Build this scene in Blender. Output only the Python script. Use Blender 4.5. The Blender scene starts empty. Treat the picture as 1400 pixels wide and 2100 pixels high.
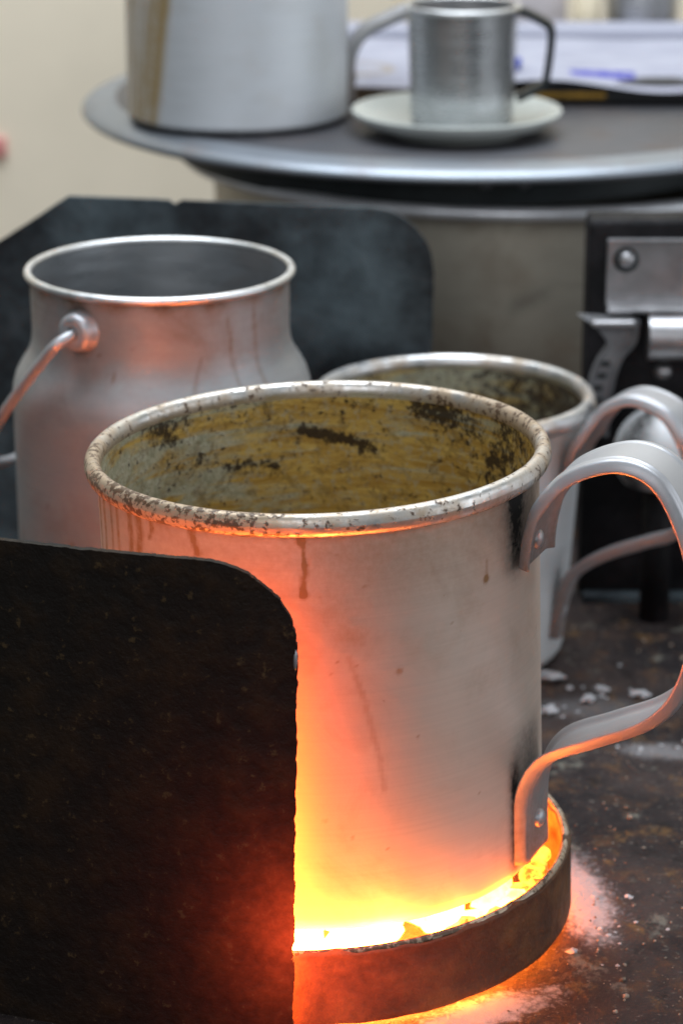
import bpy, math, random
import numpy as np
from mathutils import Vector, Matrix, noise as mnoise

random.seed(7); np.random.seed(7)
R = math.radians
scene = bpy.context.scene
COL = scene.collection

# ------------------------------------------------------------------ camera
cam_d = bpy.data.cameras.new('camera'); cam = bpy.data.objects.new('camera', cam_d); COL.objects.link(cam)
cam.location = (0.0038, -0.9292, 0.4643)
cam.rotation_euler = (R(90 - 18.5), 0, 0)
cam_d.sensor_fit = 'VERTICAL'; cam_d.sensor_height = 36; cam_d.sensor_width = 24
cam_d.lens = 5700 / 2100 * 36
cam_d.clip_start = 0.02; cam_d.clip_end = 50
cam_d.dof.use_dof = True; cam_d.dof.focus_distance = 0.925; cam_d.dof.aperture_fstop = 11.5
scene.camera = cam

# ------------------------------------------------------------------ world, lamps, exposure
w = bpy.data.worlds.new('World'); scene.world = w; w.use_nodes = True
bg = w.node_tree.nodes['Background']; bg.inputs[0].default_value = (0.82, 0.95, 1.0, 1); bg.inputs[1].default_value = 0.15
def area(name, loc, target, sx, sy, power, color):
    d = bpy.data.lights.new(name, 'AREA'); d.shape = 'RECTANGLE'; d.size = sx; d.size_y = sy
    d.energy = power; d.color = color
    o = bpy.data.objects.new(name, d); COL.objects.link(o); o.location = loc
    o.rotation_euler = (Vector(target) - Vector(loc)).to_track_quat('-Z', 'Y').to_euler()
    return o
area('stall_roof_opening', (0.0, 0.45, 1.75), (0.05, 0.75, 0.1), 1.6, 1.2, 50, (0.84, 0.92, 1.0))
area('front_fill', (-0.5, -2.1, 1.25), (0.1, 0.4, 0.1), 2.0, 1.3, 16, (0.95, 0.96, 1.0))  # added soft fill from behind the camera for the dark pot
area('doorway_light', (1.15, -0.25, 0.40), (0, 0, 0.12), 1.3, 0.75, 5.0, (0.90, 0.94, 1.0))
scene.view_settings.view_transform = 'Standard'; scene.view_settings.look = 'None'
scene.view_settings.exposure = 0; scene.view_settings.gamma = 1
scene.render.engine = 'CYCLES'
scene.cycles.use_denoising = True
scene.cycles.max_bounces = 8; scene.cycles.sample_clamp_indirect = 25
scene.cycles.caustics_reflective = True

# ------------------------------------------------------------------ node helper
class NT:
    def __init__(s, name):
        s.m = bpy.data.materials.new(name); s.m.use_nodes = True; s.t = s.m.node_tree
        for n in list(s.t.nodes): s.t.nodes.remove(n)
        s.out = s.t.nodes.new('ShaderNodeOutputMaterial'); s.b = s.t.nodes.new('ShaderNodeBsdfPrincipled')
        s.t.links.new(s.b.outputs[0], s.out.inputs[0])
    def put(s, sock, v):
        if isinstance(v, bpy.types.NodeSocket): s.t.links.new(v, sock)
        elif sock.type == 'RGBA' and len(v) == 3: sock.default_value = (*v, 1)
        else: sock.default_value = v
    def set(s, **k):
        for a, v in k.items(): s.put(s.b.inputs[a.replace('_', ' ')], v)
    def math(s, op, a, b=0.0, c=None):
        n = s.t.nodes.new('ShaderNodeMath'); n.operation = op; s.put(n.inputs[0], a); s.put(n.inputs[1], b)
        if c is not None: s.put(n.inputs[2], c)
        return n.outputs[0]
    def obj(s): return s.t.nodes.new('ShaderNodeTexCoord').outputs['Object']
    def uv(s): return s.t.nodes.new('ShaderNodeTexCoord').outputs['UV']
    def pos(s): return s.t.nodes.new('ShaderNodeNewGeometry').outputs['Position']
    def mapv(s, v, scale=(1, 1, 1), loc=(0, 0, 0), rot=(0, 0, 0)):
        n = s.t.nodes.new('ShaderNodeMapping'); s.put(n.inputs[0], v)
        n.inputs[1].default_value = loc; n.inputs[2].default_value = rot; n.inputs[3].default_value = scale
        return n.outputs[0]
    def noise(s, v, scale, detail=4, rough=0.55, dist=0.0):
        n = s.t.nodes.new('ShaderNodeTexNoise'); s.put(n.inputs['Vector'], v)
        n.inputs['Scale'].default_value = scale; n.inputs['Detail'].default_value = detail
        n.inputs['Roughness'].default_value = rough; n.inputs['Distortion'].default_value = dist
        return n.outputs[0]
    def vor(s, v, scale):
        n = s.t.nodes.new('ShaderNodeTexVoronoi'); s.put(n.inputs['Vector'], v); n.inputs['Scale'].default_value = scale
        return n.outputs[0]
    def ss(s, v, a, b, lo=0.0, hi=1.0):
        n = s.t.nodes.new('ShaderNodeMapRange'); n.interpolation_type = 'SMOOTHSTEP'
        s.put(n.inputs[0], v); n.inputs[1].default_value = a; n.inputs[2].default_value = b
        n.inputs[3].default_value = lo; n.inputs[4].default_value = hi
        return n.outputs[0]
    def mix(s, f, a, b):
        n = s.t.nodes.new('ShaderNodeMix'); n.data_type = 'RGBA'; s.put(n.inputs[0], f); s.put(n.inputs[6], a); s.put(n.inputs[7], b)
        return n.outputs[2]
    def attr(s, name):
        n = s.t.nodes.new('ShaderNodeAttribute'); n.attribute_name = name; return n.outputs['Fac']
    def sep(s, v):
        n = s.t.nodes.new('ShaderNodeSeparateXYZ'); s.put(n.inputs[0], v); return n.outputs
    def dist(s, v, p):
        n = s.t.nodes.new('ShaderNodeVectorMath'); n.operation = 'DISTANCE'; s.put(n.inputs[0], v); n.inputs[1].default_value = p
        return n.outputs['Value']
    def bump(s, h, strength=0.3, d=0.001):
        n = s.t.nodes.new('ShaderNodeBump'); n.inputs['Strength'].default_value = strength; n.inputs['Distance'].default_value = d
        s.put(n.inputs['Height'], h); s.put(s.b.inputs['Normal'], n.outputs[0])
    def aniso(s, amount, rot=0.0):
        n = s.t.nodes.new('ShaderNodeTangent'); n.direction_type = 'RADIAL'; n.axis = 'Z'
        s.put(s.b.inputs['Tangent'], n.outputs[0]); s.set(Anisotropic=amount, Anisotropic_Rotation=rot)

# ------------------------------------------------------------------ materials
def m_aluminium(name, base=(0.66, 0.66, 0.67), rough=0.34, an=0.6, stain=(0.16, 0.075, 0.025), film=0.25, metal=0.8):
    t = NT(name); uv = t.uv(); o = t.obj()
    st = t.attr('stain'); so = t.attr('soot_shade')
    lines = t.noise(t.mapv(uv, (8, 900, 1)), 1.0, 3, 0.6)
    scr = t.noise(t.mapv(uv, (30, 260, 1), rot=(0, 0, 0.05)), 1.0, 4, 0.6)
    blot = t.noise(o, 38, 5, 0.6, 0.4)
    fine = t.noise(o, 420, 3, 0.6)
    dirt = t.math('MULTIPLY', t.ss(blot, 0.48, 0.75), film)
    pits = t.math('MULTIPLY', t.ss(fine, 0.70, 0.78), t.ss(blot, 0.45, 0.65))
    edge = t.math('ADD', st, t.math('MULTIPLY', t.math('SUBTRACT', fine, 0.5), t.math('MULTIPLY', st, 1.2)))
    f = t.math('MINIMUM', t.math('ADD', t.math('ADD', dirt, t.math('MAXIMUM', edge, 0.0)), t.math('MULTIPLY', pits, 0.35)), 0.92)
    c = t.mix(t.ss(lines, 0.3, 0.7, 0.0, 1.0), [x * 0.95 for x in base], base)
    c = t.mix(f, c, stain)
    sf = t.math('MINIMUM', t.math('MAXIMUM', t.math('ADD', so, t.math('MULTIPLY', t.math('SUBTRACT', fine, 0.5), t.math('MULTIPLY', so, 1.1))), 0.0), 1.0)
    c = t.mix(sf, c, (0.012, 0.010, 0.009))
    dull = t.math('MINIMUM', t.math('ADD', f, sf), 1.0)
    t.set(Base_Color=c, Metallic=t.ss(dull, 0.15, 0.95, metal, 0.15),
          Roughness=t.math('ADD', t.math('MULTIPLY', dull, 0.28), t.ss(scr, 0.3, 0.7, rough - 0.05, rough + 0.07)))
    t.bump(t.math('ADD', t.math('MULTIPLY', lines, 0.25), t.math('ADD', t.math('MULTIPLY', blot, 2.0), t.math('MULTIPLY', sf, fine))), 0.12, 0.0012)
    t.aniso(an, 0.25)
    return t.m

def m_tea_inside(name, amount=1.0):
    t = NT(name); uv = t.uv(); o = t.obj()
    dk = t.attr('dark'); oc = t.attr('ochre')
    big = t.noise(t.mapv(uv, (1.0, 1.6, 1)), 55, 5, 0.6, 0.5)
    streak = t.noise(t.mapv(uv, (34, 210, 1), rot=(0, 0, 0.30)), 1.0, 6, 0.72, 1.2)
    streak2 = t.noise(t.mapv(uv, (14, 160, 1), loc=(3, 1, 0), rot=(0, 0, 0.12)), 1.0, 4, 0.6, 1.0)
    fine = t.noise(o, 520, 4, 0.65)
    mid = t.noise(o, 280, 5, 0.68)
    grey = t.mix(t.ss(mid, 0.35, 0.65), (0.29, 0.29, 0.20), (0.54, 0.52, 0.40))
    ochre = t.mix(t.ss(streak, 0.35, 0.65), (0.38, 0.215, 0.04), (0.60, 0.41, 0.11))
    f = t.math('ADD', t.math('ADD', t.math('MULTIPLY', oc, 0.75), t.math('MULTIPLY', t.math('SUBTRACT', streak2, 0.5), 2.4)), t.math('MULTIPLY', t.math('SUBTRACT', big, 0.5), 1.6))
    c = t.mix(t.ss(f, 0.05, 0.75), grey, ochre)
    c = t.mix(t.math('MULTIPLY', t.ss(t.noise(o, 300, 3, 0.7), 0.52, 0.66), 0.55), c, (0.42, 0.38, 0.27))
    c = t.mix(t.math('MULTIPLY', t.ss(t.noise(o, 170, 4, 0.7, 0.5), 0.50, 0.64), 0.5), c, (0.16, 0.10, 0.035))
    d = t.math('ADD', t.math('MULTIPLY', dk, 0.62), t.math('ADD', t.math('MULTIPLY', t.math('SUBTRACT', fine, 0.5), 0.9), t.math('MULTIPLY', t.math('SUBTRACT', mid, 0.5), 1.9)))
    d = t.ss(d, 0.22, 0.62)
    c = t.mix(t.math('MULTIPLY', d, 0.93), c, (0.022, 0.011, 0.005))
    t.set(Base_Color=c, Metallic=0.25, Roughness=t.ss(d, 0, 1, 0.48, 0.75), Specular_IOR_Level=0.35)
    t.bump(t.math('ADD', t.math('MULTIPLY', d, 0.6), mid), 0.35, 0.0008)
    return t.m

def m_rim(name, base=(0.72, 0.71, 0.69), dirt=1.0):
    t = NT(name); o = t.obj(); st = t.attr('stain')
    fine = t.noise(o, 420, 4, 0.6); mid = t.noise(o, 110, 4, 0.6)
    film = t.ss(t.math('ADD', t.math('MULTIPLY', st, 0.9), t.math('MULTIPLY', t.math('SUBTRACT', mid, 0.5), 1.4)), 0.20, 0.85)
    c = t.mix(t.math('MULTIPLY', film, 0.75), base, (0.36, 0.22, 0.09))
    sp = t.ss(t.math('ADD', t.math('MULTIPLY', st, 0.42 * dirt), t.math('ADD', t.math('MULTIPLY', t.math('SUBTRACT', fine, 0.5), 2.0), t.math('MULTIPLY', t.math('SUBTRACT', mid, 0.5), 0.9))), 0.36, 0.58)
    c = t.mix(t.math('MULTIPLY', sp, 0.9), c, (0.065, 0.028, 0.009))
    t.set(Base_Color=c, Metallic=t.math('SUBTRACT', 1.0, t.math('MINIMUM', t.math('ADD', t.math('MULTIPLY', film, 0.55), sp), 0.95)), Roughness=t.ss(mid, 0.3, 0.7, 0.32, 0.50))
    t.bump(t.math('ADD', t.math('MULTIPLY', sp, 0.5), mid), 0.3, 0.0008)
    return t.m

def m_dark_steel(name, base=(0.016, 0.015, 0.0145), rust=(0.06, 0.032, 0.014), spec=0.4, rough=0.62, glow=None, grain=1.0, cloud=None, bumpd=0.0012, hp=2.0, hs=(1, 1, 1), csc=(22, .42, .70)):
    t = NT(name); o = t.obj()
    big = t.noise(o, csc[0], 8, 0.66); fine = t.noise(o, 260, 5, 0.65); mid = t.noise(o, 75, 5, 0.6); cr = t.noise(o, 700, 2, 0.6)
    c = t.mix(t.math('MULTIPLY', t.ss(mid, 0.40, 0.75), 0.6), base, rust)
    c = t.mix(t.math('MULTIPLY', t.ss(fine, 0.60, 0.70), 0.5 * grain), c, (0.11, 0.07, 0.03))
    if cloud is not None: c = t.mix(t.ss(big, csc[1], csc[2]), c, cloud)
    t.set(Base_Color=c, Metallic=0.15, Roughness=t.ss(fine, 0.3, 0.7, rough - 0.1, rough + 0.12), Specular_IOR_Level=spec)
    t.bump(t.math('ADD', t.math('MULTIPLY', mid, 1.4), t.math('ADD', t.math('MULTIPLY', fine, 0.7), t.math('MULTIPLY', cr, 0.15))), 0.8, bumpd)
    if glow:                                   # red bloom of the fire painted onto the steel as emission
        p, rad, s = glow
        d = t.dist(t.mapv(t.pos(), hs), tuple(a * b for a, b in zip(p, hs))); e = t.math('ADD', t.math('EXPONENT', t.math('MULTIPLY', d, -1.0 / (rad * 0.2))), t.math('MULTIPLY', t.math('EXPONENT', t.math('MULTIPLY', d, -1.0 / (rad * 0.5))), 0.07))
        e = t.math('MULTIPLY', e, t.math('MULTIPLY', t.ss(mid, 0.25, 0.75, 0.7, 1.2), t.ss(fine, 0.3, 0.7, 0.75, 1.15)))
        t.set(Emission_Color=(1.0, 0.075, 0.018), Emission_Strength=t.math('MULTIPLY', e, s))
    return t.m

def m_plain(name, col, rough=0.5, metal=0.0, var=0.12, scale=60, bump=0.0, spec=0.5):
    t = NT(name); o = t.obj(); n = t.noise(o, scale, 5, 0.6)
    t.set(Base_Color=t.mix(t.ss(n, 0.3, 0.7), [c * (1 - var) for c in col], [min(1, c * (1 + var)) for c in col]), Metallic=metal, Roughness=rough, Specular_IOR_Level=spec)
    if bump: t.bump(n, bump, 0.001)
    return t.m

def m_table():
    t = NT('greasy_table'); o = t.obj()
    big = t.noise(o, 14, 6, 0.62, 0.4); mid = t.noise(t.mapv(o, (1, 0.75, 1)), 80, 7, 0.70); fine = t.noise(o, 330, 5, 0.7); patch = t.noise(t.mapv(o, (1, 0.7, 1), loc=(2, 5, 0)), 48, 8, 0.72)
    c = t.mix(t.ss(big, 0.35, 0.66), (0.013, 0.010, 0.011), (0.052, 0.037, 0.034))
    c = t.mix(t.math('MULTIPLY', t.ss(mid, 0.50, 0.70), 0.7), c, (0.105, 0.055, 0.030))
    c = t.mix(t.math('MULTIPLY', t.ss(patch, 0.57, 0.68), 0.5), c, (0.25, 0.235, 0.19))
    c = t.mix(t.math('MULTIPLY', t.ss(t.noise(t.mapv(o, (1, 0.7, 1), loc=(7, 1, 0)), 60, 8, 0.72), 0.56, 0.68), 0.6), c, (0.20, 0.105, 0.035))
    c = t.mix(t.math('MULTIPLY', t.ss(fine, 0.58, 0.70), 0.6), c, (0.26, 0.225, 0.19))
    c = t.mix(t.ss(mid, 0.46, 0.30), c, (0.012, 0.008, 0.007))
    for (cx, cy, ang, sx, sy, k) in ((0.0915, 0.008, 8, 62, 23, .72), (0.050, -0.084, 34, 24, 85, .75), (0.000, -0.0985, 0, 25, 120, .55), (0.136, 0.143, -8, 50, 90, .28), (0.112, 0.190, 0, 38, 60, .15)):
        q = t.t.nodes.new('ShaderNodeMapping'); q.vector_type = 'TEXTURE'; t.put(q.inputs[0], o)
        q.inputs[1].default_value = (cx, cy, 0); q.inputs[2].default_value = (0, 0, R(ang)); q.inputs[3].default_value = (1 / sx, 1 / sy, 1e3)
        d = t.math('ADD', t.dist(q.outputs[0], (0, 0, 0)), t.math('ADD', t.math('MULTIPLY', t.math('SUBTRACT', mid, 0.5), 1.3), t.math('MULTIPLY', t.math('SUBTRACT', fine, 0.5), 1.3)))
        c = t.mix(t.math('MULTIPLY', t.ss(d, 1.05, 0.35), k), c, (0.50, 0.48, 0.49))
    t.set(Base_Color=c, Roughness=t.ss(mid, 0.3, 0.7, 0.5, 0.8), Specular_IOR_Level=0.15)
    t.bump(t.math('ADD', t.math('MULTIPLY', mid, 1.2), t.math('MULTIPLY', fine, 0.8)), 0.7, 0.002)
    return t.m

def m_ember(name, strength=1.0, crust=0.0):
    t = NT(name); p = t.pos()
    d = t.dist(p, (-0.018, -0.080, 0.015)); heat = t.ss(d, 0.03, 0.120, 1.0, 0.0)
    n = t.noise(p, 160, 4, 0.6); cr = t.ss(t.noise(p, 230, 3, 0.6), 0.40 + 0.16 * (1 - crust), 0.64)
    e = t.mix(heat, (1.0, 0.17, 0.012), (1.0, 0.22, 0.030))
    s = t.math('ADD', t.math('MULTIPLY', t.math('POWER', heat, 2.0), 85.0), 55.0)
    s = t.math('MULTIPLY', s, t.ss(n, 0.25, 0.7, 0.45, 1.2))
    s = t.math('MULTIPLY', s, t.math('SUBTRACT', 1.0, t.math('MULTIPLY', cr, crust)))
    t.set(Base_Color=(0.10, 0.07, 0.05), Roughness=0.9, Emission_Color=e, Emission_Strength=t.math('MULTIPLY', s, strength))
    return t.m

ALU = m_aluminium('worn_aluminium', (0.58, 0.475, 0.405), 0.54, 0.5, metal=0.42, stain=(0.26, 0.12, 0.035))
ALU_CAN = m_aluminium('milk_can_aluminium', (0.37, 0.385, 0.40), 0.46, 0.5, film=0.3, metal=0.55)
ALU_FAR = m_aluminium('far_aluminium', (0.68, 0.70, 0.725), 0.55, 0.3, stain=(0.33, 0.22, 0.07), film=0.12, metal=0.4)
ALU_POT = m_aluminium('pot_aluminium', (0.60, 0.57, 0.48), 0.5, 0.4, film=0.25, metal=0.6)
STRAP = m_aluminium('handle_aluminium', (0.46, 0.46, 0.48), 0.40, 0.0, film=0.2, metal=0.55)
TEA = m_tea_inside('tea_stained_inside')
RIM = m_rim('stained_rim')
RIM_CLEAN = m_rim('clean_rim', (0.74, 0.74, 0.74), 0.4)
CANIN = m_aluminium('can_inside', (0.42, 0.44, 0.46), 0.32, 0.3, film=0.3)
SHIELD = m_dark_steel('burnt_steel', (0.010, 0.008, 0.0062), (0.034, 0.019, 0.008), spec=0.2, glow=((-0.011, -0.1065, 0.043), 0.056, 1.05), hp=4.0, hs=(1.25, 1, 0.9))
RINGM = m_dark_steel('rusty_ring_steel', (0.060, 0.034, 0.018), (0.17, 0.085, 0.028), glow=((-0.012, -0.0935, 0.027), 0.088, 1.4), hp=2.4)
INNER = m_plain('pale_bounce_steel', (0.62, 0.52, 0.42), 0.8, 0, 0.2, 70, 0.4, 0.2)  # unseen pale back face, added to bounce orange light onto the mug
PLATE = m_dark_steel('grey_sooty_steel', (0.012, 0.014, 0.017), (0.020, 0.020, 0.022), spec=0.35, rough=0.5, csc=(10, .42, .74), cloud=(0.12, 0.155, 0.175), grain=0.3, bumpd=0.0006)
BLACK = m_dark_steel('black_stove_steel', (0.006, 0.006, 0.007), (0.014, 0.011, 0.011), spec=0.2, rough=0.6, grain=0.2, cloud=(0.022, 0.020, 0.023))
BRIGHT = m_plain('scuffed_bright_steel', (0.42, 0.41, 0.42), 0.38, 0.85, 0.15, 90, 0.2)
TABLE = m_table()
EMBER = m_ember('glowing_embers'); EMBER_LUMP = m_ember('crusted_ember', 0.18, 0.9)
ASH = m_plain('white_ash', (0.42, 0.41, 0.42), 0.95, 0, 0.18, 260, 0.5, 0.1)
CRUMB = m_plain('pale_crumb', (0.24, 0.19, 0.15), 0.9, 0, 0.7, 120, 0.3, 0.1)
WALL = m_plain('cream_wall_paint', (0.90, 0.79, 0.62), 0.9, 0, 0.05, 6, 0.0, 0.1)
CERAMIC = m_plain('white_glaze', (0.47, 0.49, 0.46), 0.22, 0, 0.05, 40)
LIDM = m_aluminium('dull_lid_aluminium', (0.13, 0.145, 0.17), 0.42, 0.3, film=0.25)
POTRIM = m_plain('worn_pot_rim', (0.80, 0.82, 0.86), 0.32, 0.45, 0.12, 50)
LIPM = m_aluminium('worn_lid_lip', (0.30, 0.33, 0.37), 0.40, 0.0, film=0.3, metal=0.75)
STEELMUG = m_aluminium('small_mug_steel', (0.44, 0.45, 0.46), 0.26, 0.4, film=0.15)
DARKHANDLE = m_plain('dark_handle_steel', (0.016, 0.020, 0.022), 0.4, 0.3, 0.2, 80)
NECKM = m_plain('shaded_lid_neck', (0.020, 0.026, 0.028), 0.5, 0.2, 0.3, 60)  # near-black colour carries the shade under the lid's overhang
CREAMCUP = m_plain('cream_cup_glaze', (0.72, 0.62, 0.44), 0.4, 0, 0.05, 40)
BOOKM = m_plain('dark_book_cover', (0.016, 0.016, 0.018), 0.6, 0, 0.2, 60)
GOLD = m_plain('gold_book_edge', (0.50, 0.28, 0.03), 0.5, 0.2, 0.3, 90)
BLUEPEN = m_plain('blue_plastic', (0.02, 0.05, 0.42), 0.35, 0, 0.1, 60)
PINK = m_plain('pink_paper', (0.75, 0.30, 0.27), 0.8, 0, 0.1, 60)
def m_paper():
    t = NT('printed_paper'); uv = t.uv(); x, y, z = t.sep(uv); n = t.noise(uv, 40, 3, 0.5)
    c = t.mix(t.ss(n, 0.3, 0.7), (0.30, 0.30, 0.36), (0.36, 0.36, 0.42))
    def box(x0, x1, y0, y1, s=0.0018):
        a = t.math('MULTIPLY', t.ss(x, x0 - s, x0 + s), t.ss(x, x1 + s, x1 - s)); b = t.math('MULTIPLY', t.ss(y, y0 - s, y0 + s), t.ss(y, y1 + s, y1 - s))
        return t.math('MULTIPLY', a, b)
    ink = t.math('MULTIPLY', box(0.132, 0.168, 0.618, 0.636), t.ss(t.noise(t.mapv(uv, (260, 130, 1)), 1, 2, 0.5), 0.28, 0.46))
    c = t.mix(t.math('MULTIPLY', ink, 0.9), c, (0.03, 0.03, 0.32))
    d = t.dist(t.mapv(uv, (1, 1, 0)), (0.012, 0.640, 0))      # tea-cup ring left on the sheet
    rg = t.math('MULTIPLY', t.ss(d, 0.014, 0.018), t.ss(d, 0.024, 0.020))
    c = t.mix(t.math('MULTIPLY', rg, 0.75), c, (0.30, 0.25, 0.19))
    t.set(Base_Color=c, Roughness=0.85, Specular_IOR_Level=0.2)
    return t.m
PAPER = m_paper()

# ------------------------------------------------------------------ mesh helpers
def link(name, me, mats, parent=None, smooth=True, loc=None, rot=None):
    for m in (mats if isinstance(mats, (list, tuple)) else [mats]): me.materials.append(m)
    if smooth: me.shade_smooth()
    o = bpy.data.objects.new(name, me); COL.objects.link(o)
    if parent: o.parent = parent
    if loc is not None: o.location = loc
    if rot is not None: o.rotation_euler = rot
    return o
def mesh(name, v, f):
    me = bpy.data.meshes.new(name); me.from_pydata([tuple(map(float, p)) for p in v], [], f); me.update(); return me
def thing(name, label, cat, loc=(0, 0, 0), rot=(0, 0, 0), group=None):
    o = bpy.data.objects.new(name, None); COL.objects.link(o); o.location = loc; o.rotation_euler = rot
    o.empty_display_size = 0.01
    return tag(o, label, cat, group)
def tag(o, label, cat, group=None, kind=None):
    o['label'] = label; o['category'] = cat
    if group: o['group'] = group
    if kind: o['kind'] = kind
    return o
def structure(o, label=None):
    o['kind'] = 'structure'
    if label: o['label'] = label
    return o

def lathe(name, prof, seg=128, th0=-180.0, attrs=None, wob=None, sharp=None):
    """prof: (r, z) rows; theta 0 faces the camera (-y), + towards +x. UV = (theta * rmax, running length)."""
    prof = np.array(prof, float); n = len(prof); th = np.radians(th0 + 360.0 * np.arange(seg) / seg)
    L = np.concatenate([[0], np.cumsum(np.hypot(*np.diff(prof, axis=0).T))]); rm = prof[:, 0].max()
    TH, PR = np.meshgrid(th, prof[:, 0]); _, PZ = np.meshgrid(th, prof[:, 1])
    if wob is not None:
        dr, dz = wob(TH, PR, PZ); PR = PR + dr; PZ = PZ + dz
    v = np.stack([PR * np.sin(TH), -PR * np.cos(TH), PZ], -1).reshape(-1, 3)
    i, j = np.meshgrid(np.arange(n - 1), np.arange(seg), indexing='ij'); k = (j + 1) % seg
    f = np.stack([i * seg + j, i * seg + k, (i + 1) * seg + k, (i + 1) * seg + j], -1).reshape(-1, 4)
    me = bpy.data.meshes.new(name); me.from_pydata(v, [], f.tolist()); me.update()
    uvl = me.uv_layers.new(name='UVMap')
    thr = np.radians(th0)
    U = np.stack([j, j + 1, j + 1, j], -1).reshape(-1) / seg * 2 * math.pi * rm + thr * rm
    V = np.stack([L[i], L[i], L[i + 1], L[i + 1]], -1).reshape(-1)
    uvl.data.foreach_set('uv', np.stack([U, V], -1).astype(np.float32).ravel())
    if attrs:
        for k2, fn in attrs.items():
            a = me.attributes.new(k2, 'FLOAT', 'POINT')
            a.data.foreach_set('value', np.clip(fn(np.degrees(TH), PZ), 0, 1.5).astype(np.float32).ravel())
    return me

def arc(cx, cz, r, a0, a1, n):
    return [(cx + r * math.cos(R(a0 + (a1 - a0) * i / n)), cz + r * math.sin(R(a0 + (a1 - a0) * i / n))) for i in range(n + 1)]
def lin(p, q, n): return [(p[0] + (q[0] - p[0]) * i / n, p[1] + (q[1] - p[1]) * i / n) for i in range(n + 1)]
def bead(name, Rc, z, r, seg, attrs=None, flat=1.0, n=16):
    return lathe(name, [(Rc + r * math.cos(2 * math.pi * i / n), z + flat * r * math.sin(2 * math.pi * i / n)) for i in range(n + 1)], seg, attrs=attrs)

def smooth(x, a, b): t = np.clip((x - a) / (b - a), 0, 1); return t * t * (3 - 2 * t)
def catmull(P, n=8):
    P = [np.array(p, float) for p in P]; P = [2 * P[0] - P[1]] + P + [2 * P[-1] - P[-2]]; out = []
    for i in range(1, len(P) - 2):
        for k in range(n):
            t = k / n; a, b, c, d = P[i - 1:i + 3]
            out.append(0.5 * (2 * b + (c - a) * t + (2 * a - 5 * b + 4 * c - d) * t * t + (3 * b - a - 3 * c + d) * t ** 3))
    out.append(P[-2]); return np.array(out)

def tube(name, pts, r, seg=12, closed_caps=True):
    pts = np.array(pts, float); n = len(pts); T = np.gradient(pts, axis=0); T /= np.linalg.norm(T, axis=1)[:, None]
    ref = np.array([0.13, 0.21, 0.97]); v = []
    rr = r if hasattr(r, '__len__') else [r] * n
    for p, t, q in zip(pts, T, rr):
        a = np.cross(t, ref); a /= np.linalg.norm(a); b = np.cross(t, a)
        for k in range(seg):
            an = 2 * math.pi * k / seg; v.append(p + q * (a * math.cos(an) + b * math.sin(an)))
    f = [[i * seg + k, i * seg + (k + 1) % seg, (i + 1) * seg + (k + 1) % seg, (i + 1) * seg + k] for i in range(n - 1) for k in range(seg)]
    f.append(list(range(seg))[::-1]); f.append([(n - 1) * seg + k for k in range(seg)])
    return mesh(name, v, f)

def strap(name, path, width, thick, az, ridges=True, taper=None):
    curl = 1.0 if ridges else 0.0
    """flat ribbed strip swept along (u, z) points in the vertical plane at azimuth az (degrees right of the camera)."""
    P = catmull(path, 10); n = len(P); T = np.gradient(P, axis=0); T /= np.linalg.norm(T, axis=1)[:, None]; N = np.stack([T[:, 1], -T[:, 0]], -1)
    # N points to the outside (left of travel when the path starts at the top)
    N = -N
    a = R(az); u = np.array([math.sin(a), -math.cos(a), 0]); tg = np.array([math.cos(a), math.sin(a), 0]); z = np.array([0, 0, 1.])
    xs = np.linspace(-0.5, 0.5, 41)
    def hgt(x):
        h = 0.0
        if ridges:
            for c in (-0.43, -0.33, 0.33, 0.43): h += math.exp(-((x - c) / 0.030) ** 2)
        return h * 0.00055 - 0.0030 * (max(0.0, abs(x) - 0.36) / 0.14) ** 2 * curl
    prof = [(x * width, thick / 2 + hgt(x) - (0.0007 if abs(x) > 0.49 else 0)) for x in xs] + [(x * width, -thick / 2 - 0.0030 * (max(0.0, abs(x) - 0.36) / 0.14) ** 2 * curl + (0.0007 if abs(x) > 0.49 else 0)) for x in xs[::-1]]
    m = len(prof); v = []
    for k in range(n):
        wk = taper(k / (n - 1)) if taper else 1.0
        for s, h in prof:
            q = P[k] + N[k] * h; v.append(u * q[0] + z * q[1] + tg * (s * wk))
    f = [[i * m + k, i * m + (k + 1) % m, (i + 1) * m + (k + 1) % m, (i + 1) * m + k] for i in range(n - 1) for k in range(m)]
    f.append(list(range(m))[::-1]); f.append([(n - 1) * m + k for k in range(m)])
    me = mesh(name, v, f); q = np.repeat(np.arange(n) / (n - 1), m)
    for k2, val in (('stain', 0.45 * (smooth(q, .22, .06) + smooth(q, .84, .96))), ('soot_shade', 0.30 * (smooth(q, .14, .0) + smooth(q, .90, 1.0)))):
        a2 = me.attributes.new(k2, 'FLOAT', 'POINT'); a2.data.foreach_set('value', val.astype(np.float32))
    return me

def rivet(name, parent, u, z, az, off, r, mat, depth=None):
    me = lathe(name, [(0.0001, r * 0.55)] + arc(0, 0, 1, 80, 0, 6)[0:0] + [(r * math.cos(R(a)), 0.55 * r * math.sin(R(a))) for a in (75, 60, 45, 30, 15, 0)] + [(r, -0.001)], 20)
    a = R(az); p = Vector((math.sin(a) * u + math.cos(a) * off, -math.cos(a) * u + math.sin(a) * off, z))
    d = Vector((math.sin(a), -math.cos(a), 0))
    return link(name, me, mat, parent, True, p, d.to_track_quat('Z', 'Y').to_euler())

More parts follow.
